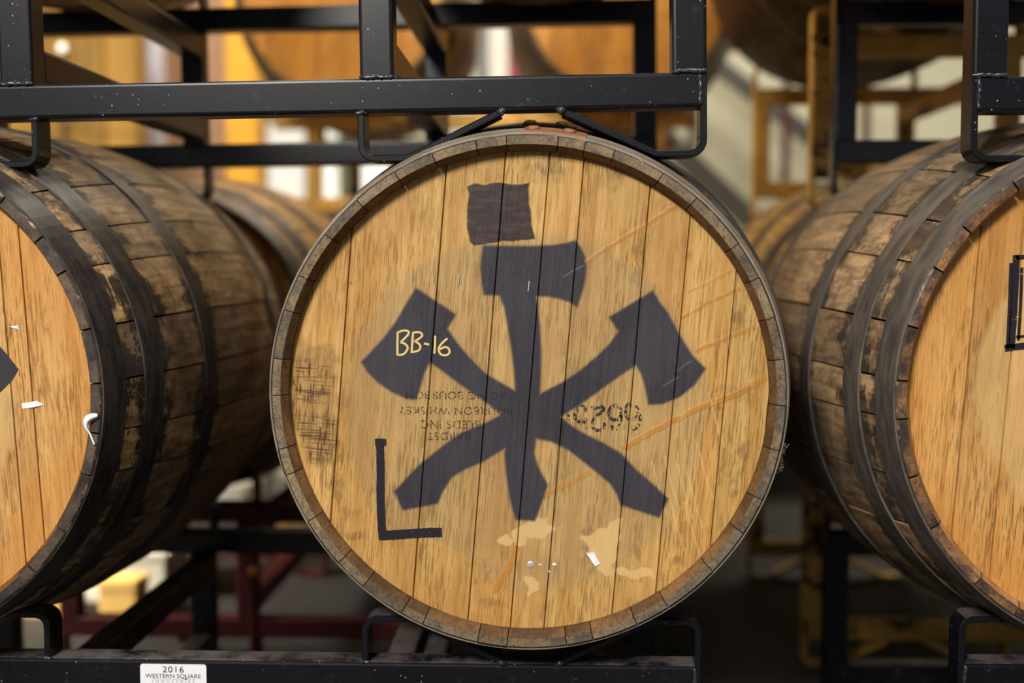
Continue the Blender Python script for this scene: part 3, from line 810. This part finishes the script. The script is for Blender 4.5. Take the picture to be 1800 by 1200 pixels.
rack((-0.196, 1.90, 0.888), 0, 'tan barrel rack in the third row under two orange barrel heads', M['tan'], M['weld'], posts=(0.464, 0.12))

# maker plate on the lower beam
pl = empty('maker_plate', P(305, 1184, 0), 'white plate reading 2016 WESTERN SQUARE on the lower black beam', 'plate')
c_ = P(305, 1184, 0); w_ = (P(363, 1184, 0) - P(247, 1184, 0)).x; h_ = 0.0235
pl.location = (c_.x, -0.0002, 0.291 - 0.005 - 0.01375 + 0.002)
ring = rrect(w_, h_ + 0.004, 0.003, 4)
put('plate', mesh('plate', *loft([[(x, -0.0006, z - 0.002) for x, z in ring], [(x, 0.0, z - 0.002) for x, z in ring]]), M['white']), pl)
for s, sz, zz, m, sp, sx in (('2016', 0.0104, 0.0022, 'print_black', 1.12, 1.12), ('WESTERN SQUARE', 0.0068, -0.0042, 'print_black', 1.0, 1.12), ('INDUSTRIES', 0.0042, -0.0096, 'print_grey', 1.9, 1.25)):
    me = text_mesh(s, sz, M[m], sp, sx); put('lettering', me, pl, (0, -0.0009, zz))
put('red_dot', mesh('red_dot', *loft([[(0.0145 + 0.0012*math.cos(a), y, -0.0052 + 0.0012*math.sin(a)) for a in [2*PI*k/12 for k in range(12)]] for y in (-0.0010, -0.0007)]), M['print_red']), pl)
put('rule_line', mesh('rule_line', *slab(-0.026, 0.026, -0.0009, -0.0007, -0.00565, -0.00540), M['print_grey']), pl)

# ------------------------------------------------------------------ barrels behind
kit_b = far_meshes([M['stave_b'], M['end_b'], M['end_b']], M['hoop_d'], M['head_far'])
kit_d = far_meshes([M['stave_d'], M['end_b'], M['end_b']], M['hoop_d'], M['head_far'])
far_barrel(kit_b, (-0.74, 0.875, 0.601), 0.1, 'blurred barrel in the second row between the left and centre barrels', None)
far_barrel(kit_b, (-0.016, 0.875, 0.601), 0.7, 'barrel in the second row hidden behind the crossed-axe barrel', None)
far_barrel(kit_b, (0.665, 0.88, 0.601), 0.3, 'yellow-brown barrel in the second row behind the right front barrel', None)
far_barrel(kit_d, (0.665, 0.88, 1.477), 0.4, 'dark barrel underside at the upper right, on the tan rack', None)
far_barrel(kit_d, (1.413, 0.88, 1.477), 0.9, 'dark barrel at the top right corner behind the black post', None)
far_barrel(kit_b, (1.413, 0.88, 0.601), 1.5, 'barrel hidden behind the right-hand front barrel', None)
far_barrel(kit_b, (-0.570, 1.83, 0.600), 0.05, 'orange-headed barrel low in the third row, left', None)
far_barrel(kit_b, (0.178, 1.83, 0.600), 0.05, 'orange-headed barrel low in the third row, behind the centre barrel', None)
far_barrel(kit_b, (-0.570, 1.83, 1.456), 0.08, 'orange barrel head seen above the black rack, left of the middle post', None)
far_barrel(kit_b, (0.178, 1.83, 1.456), 0.04, 'orange barrel head seen above the black rack, right of the middle post', None)

far_barrel(kit_b, (-0.778, -0.03, 1.479), 0.2, 'unseen barrel added for shade above the frame on the upper black rack, left', None)  # unseen barrels added to shade the rear rails and the second row
far_barrel(kit_b, (-0.032, -0.03, 1.484), 0.6, 'unseen barrel added for shade above the frame on the upper black rack, over the crossed-axe barrel', None)
far_barrel(kit_b, (0.645, -0.03, 1.482), 1.1, 'unseen barrel added for shade above the frame on the upper black rack, right', None)

# ------------------------------------------------------------------ things far behind
def boxmesh(name, x0, x1, y0, y1, z0, z1, m, parent=None, b=0.004):
    vf = bar('z', z0, z1, (x0+x1)/2, (y0+y1)/2, x1-x0, y1-y0, min(b, (x1-x0)/3, (y1-y0)/3))
    return put(name, mesh(name, *vf, m), parent)
def Xa(pxx, y): return P(pxx, 466, y).x
def Za(pyy, y, pxx=900): return P(pxx, pyy, y).z
yellow = plain('safety_yellow', lin(236, 170, 20), 0.5, 0, 0.08)
mauve = plain('brown_board', lin(178, 140, 108), 0.7, 0, 0.08, (3, 3, 3))
lav = plain('white_pipe', lin(212, 212, 228), 0.4)
glow = NT('daylit_pane'); glow.set(lin(225, 225, 215), 0.4); glow.val(glow.bsdf.inputs['Emission Color'], lin(235, 236, 226)); glow.val(glow.bsdf.inputs['Emission Strength'], 0.72)
glow = glow.m
tanp = plain('tan_frame', lin(176, 140, 76), 0.6, 0, 0.06)
# yellow column
y = 3.4
t_ = boxmesh('yellow_column', Xa(401, y), Xa(450, y), y, y + 0.14, FZ, 3.2, yellow); tag(t_, 'safety yellow steel column behind the second-row barrel', 'column')
# brown board partition left of it
y = 3.75
pr = empty('board_partition', (Xa(330, y), y, 0), 'brown board partition left of the yellow column', 'partition')
for a, b in ((246, 300), (302, 352), (354, 402), (404, 470)):
    o = boxmesh('panel', Xa(a, y) - pr.location.x, Xa(b, y) - pr.location.x, 0, 0.03, 0.35, 3.0, mauve, pr)
boxmesh('sole_plate', Xa(246, y) - pr.location.x, Xa(470, y) - pr.location.x, -0.01, 0.05, 0, 0.35, M['maroon'], pr)
# white downpipe
y = 3.5
xa = (Xa(264, y) + Xa(297, y)) / 2
dp = put('white_pipe', mesh('white_pipe', *loft([[(0.034*math.cos(2*PI*k/20), 0.034*math.sin(2*PI*k/20), z) for k in range(20)] for z in (0, 3.2)]), lav, smooth=[True]*20+[False]*2), None, (xa, y, 0))
tag(dp, 'white vertical pipe left of the brown boards', 'pipe')
# window with tan frame
y = YB - 0.03
wn_ = empty('window_1', (Xa(545, y), y, Za(300, y)), None); wn_['kind'] = 'structure'
wx, wz = wn_.location.x, wn_.location.z
def wbox(name, a, b, c, d, yy, m, th=0.03): return boxmesh(name, Xa(a, y) - wx, Xa(b, y) - wx, yy, yy + th, Za(d, y) - wz, Za(c, y) - wz, m, wn_)
for a, b in ((474, 540), (557, 598), (622, 690)):
    wbox('window_pane', a, b, 215, 356, -0.005, glow, 0.02)
wbox('window_frame', 462, 474, 200, 372, -0.03, tanp, 0.06); wbox('window_frame', 540, 557, 200, 372, -0.03, tanp, 0.06)
wbox('window_frame', 598, 622, 200, 372, -0.03, plain('olive_frame', lin(110, 112, 84), 0.6), 0.06); wbox('window_frame', 690, 702, 200, 372, -0.03, tanp, 0.06)
wbox('window_sill', 462, 702, 356, 376, -0.06, tanp, 0.09); wbox('window_frame', 462, 702, 198, 214, -0.03, tanp, 0.06)
# upper white wall panels with grey strip between the orange heads
y = 4.3
up = empty('white_cabinet', (Xa(850, y), y, 0), 'white cabinet with grey centre strip between the two orange barrel heads', 'cabinet')
ux = up.location.x
whitep = plain('white_panel', lin(222, 220, 208), 0.5)
for nm, a, b, m in (('door', 790, 836, whitep), ('centre_strip', 836, 860, plain('grey_strip', lin(110, 110, 108), 0.5)), ('door', 860, 893, whitep), ('side_panel', 893, 916, plain('red_panel', lin(150, 30, 40), 0.5))):
    boxmesh(nm, Xa(a, y) - ux, Xa(b, y) - ux, 0, 0.25, 0, Za(-60, y), m, up)
# plywood crates stacked at far left
y = 3.0
ply = plain('plywood', lin(156, 116, 42), 0.6, 0, 0.3, (9, 9, 1.5))
z = 0.0
for i, hh in enumerate((0.62, 0.60, 0.62)):
    x0, x1 = Xa(20, y), Xa(246, y)
    cr = empty('plywood_crate', ((x0+x1)/2, y, z), ('yellow plywood crate on the floor beside the white pipe, lowest of its stack', 'yellow plywood crate, middle of the stack beside the white pipe', 'yellow plywood crate, topmost of the stack beside the white pipe')[i], 'crate', 'plywood crates')
    hw = (x1 - x0) / 2
    k = 4
    for j in range(k):
        boxmesh('plank', -hw + 2*hw*j/k + 0.003, -hw + 2*hw*(j+1)/k - 0.003, 0, 0.02, 0.0, hh - 0.004, ply, cr)
    boxmesh('body', -hw + 0.005, hw - 0.005, 0.02, 0.09, 0.0, hh - 0.006, ply, cr)
    z += hh
# yellow wooden block on the floor, seen low between the racks
y = 1.75
zb_ = 0.0
y = 1.21
blk = empty('cardboard_box', (Xa(194, y), y, FZ), 'small yellow box on the floor before the pale flat carton, lower left', 'box')
card = plain('yellow_card', lin(236, 190, 104), 0.7, 0, 0.08)
tp = Za(1022, y, 194) - FZ
boxmesh('body', -0.042, 0.042, 0, 0.08, 0, tp - 0.006, card, blk); boxmesh('lid', -0.044, 0.044, -0.002, 0.082, tp - 0.02, tp, card, blk)
yb2 = empty('cardboard_box', (Xa(46, y), y, FZ), 'small yellow box seen through the bent cradle strap at the lower left corner', 'box')
boxmesh('body', -0.055, 0.055, 0, 0.08, 0, tp - 0.006, card, yb2); boxmesh('lid', -0.057, 0.057, -0.002, 0.082, tp - 0.02, tp, card, yb2)
# dark sloping stair rails in front of the right wall
y = 4.2
darkr = plain('dark_rail', lin(70, 68, 60), 0.6)
sr = empty('stair_rail', (Xa(1300, y), y, 0), 'two dark sloping stair rails against the pale wall at right', 'railing')
def sloped(name, a, b, th, yy, m, parent, dp_=0.05):
    pa, pb = P(a[0], a[1], yy), P(b[0], b[1], yy)
    d = (pb - pa).normalized(); nn = Vector((-d.z, 0, d.x)) * th / 2
    R_ = []
    for q in (pa, pb):
        q = q - parent.location
        R_.append([tuple(q + nn + Vector((0, -dp_/2, 0))), tuple(q + nn + Vector((0, dp_/2, 0))), tuple(q - nn + Vector((0, dp_/2, 0))), tuple(q - nn + Vector((0, -dp_/2, 0)))])
    return put(name, mesh(name, *loft(R_), m), parent)
sloped('handrail', (1150, 30), (1620, 392), 0.075, y, darkr, sr)
sloped('stringer', (1150, 228), (1620, 668), 0.10, y, darkr, sr)
for a in (1215, 1640):
    x = Xa(a, y) - sr.location.x; boxmesh('rail_post', x - 0.02, x + 0.02, -0.02, 0.02, 0, 1.5 if a < 1300 else 0.98, darkr, sr)
# added dark crates standing in for rack shade low at the right, far back
y = 2.75
dk = plain('shade_crate', lin(40, 37, 34), 0.7, 0, 0.15)
zz = FZ
for i, lab in enumerate(('added dark grey crate standing in for shade on the floor right of the centre barrel, lower of two', 'added dark grey crate standing in for shade right of the centre barrel, upper of two')):
    x0, x1 = Xa(1225, y), Xa(1480, y); ck = empty('shade_crate', ((x0+x1)/2, y, zz), lab, 'crate', 'shade crates')
    hw = (x1 - x0) / 2; hh = 0.30
    boxmesh('body', -hw, hw, 0, 0.3, 0, hh - 0.035, dk, ck); boxmesh('rim', -hw - 0.012, hw + 0.012, -0.012, 0.312, hh - 0.035, hh, dk, ck)
    for sx in (-0.6, -0.2, 0.2, 0.6): boxmesh('rib', sx*hw - 0.01, sx*hw + 0.01, -0.010, 0.0, 0, hh - 0.036, dk, ck)
    zz += hh
# maroon frame further back at right
y = 3.6
mf = empty('maroon_frame', (Xa(1330, y), y, 0), 'thin maroon steel frame far back right of the centre barrel', 'frame')
fx = mf.location.x
for a in (1380, 1520):
    boxmesh('upright', Xa(a-6, y) - fx, Xa(a+6, y) - fx, 0, 0.04, 0, Za(80, y), M['maroon'], mf)
boxmesh('crossbar', Xa(1256, y) - fx, Xa(1526, y) - fx, 0, 0.04, Za(92, y), Za(80, y), M['maroon'], mf)
# pale crumpled paper lying on the second-row barrel
pp = P(310, 322, 1.0)
parts = []
rings = []
for i in range(9):
    t = i / 8; w = 0.03 + 0.01 * math.sin(5 * t)
    rings.append([(-0.05 + 0.1 * t, -w, 0.004), (-0.05 + 0.1 * t, -w * 0.4, 0.012 + 0.008 * math.sin(7*t)), (-0.05 + 0.1 * t, w * 0.5, 0.010 + 0.006 * math.cos(6*t)), (-0.05 + 0.1 * t, w, 0.002), (-0.05+0.1*t, 0, -0.002)])
bagx = Xa(312, 1.1)
dxb = bagx + 0.74
zt_ = 0.612 + math.sqrt(max(0, rad(0.3)**2 - dxb**2))
o = put('crumpled_paper', mesh('crumpled_paper', *loft(rings), M['white'], smooth=True), None, (bagx, 1.1, zt_ + 0.004), (0, math.asin(max(-1, min(1, dxb / 0.33))), 0))
tag(o, 'crumpled white paper on top of the second-row barrel at left', 'paper')

# small round lamp glowing far behind at the left, orange reflector low between the racks
lampm = NT('lamp_glass'); lampm.set(lin(240, 240, 235), 0.3); lampm.val(lampm.bsdf.inputs['Emission Color'], (1, 0.97, 0.9, 1)); lampm.val(lampm.bsdf.inputs['Emission Strength'], 1.6)
q = P(105, 82, 2.96)
lr = empty('round_lamp', (q.x, 2.98, FZ)); put('bulb', mesh('bulb', *dome((0, 0, q.z - FZ), (0, -1, 0), 0.014, 0.014), lampm.m, smooth=True), lr)
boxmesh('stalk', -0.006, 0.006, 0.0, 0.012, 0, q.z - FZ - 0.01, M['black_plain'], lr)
tag(lr, 'small round white lamp on a stalk in front of the yellow crates at upper left', 'lamp')
for i, (a, b, c, d, yy, lab) in enumerate(((352, 428, 862, 905, 2.5, 'added white carton in place of lit floor far back, seen under the left barrel beside the yellow column'), (486, 520, 842, 905, 2.55, 'added white carton in place of lit floor far back, seen just left of the crossed-axe barrel'), (122, 290, 984, 1100, 1.33, 'added pale flat carton in place of lit floor within the maroon rack at lower left'))):  # cartons added in place of bright, lit floor patches between the racks
    q0, q1 = P(a, d, yy), P(b, c, yy); bxr = empty('carton', ((q0.x + q1.x) / 2, yy, FZ), lab, 'box')
    hw = (q1.x - q0.x) / 2; top = q1.z - FZ
    cm_ = plain('white_card', lin(205, 200, 186), 0.7, 0, 0.06) if i < 2 else plain('grey_card', lin(216, 212, 196), 0.7, 0, 0.06)
    boxmesh('body', -hw, hw, 0, 0.25 if i < 2 else 0.18, 0, top, cm_, bxr); boxmesh('lid', -hw - 0.004, hw + 0.004, -0.004, 0.254 if i < 2 else 0.184, top, top + 0.012, cm_, bxr)
q = P(443, 1005, 0.80)
rf = empty('orange_reflector', (q.x, 0.80, FZ), 'round orange reflector on a short post seen low beside the centre barrel', 'reflector')
boxmesh('stake', -0.008, 0.008, 0.004, 0.02, 0, q.z - FZ, M['maroon'], rf)
put('lens', mesh('lens', *dome((0, 0.002, q.z - FZ), (0, -1, 0), 0.009, 0.005), plain('orange_lens', lin(255, 140, 30), 0.3), smooth=True), rf)
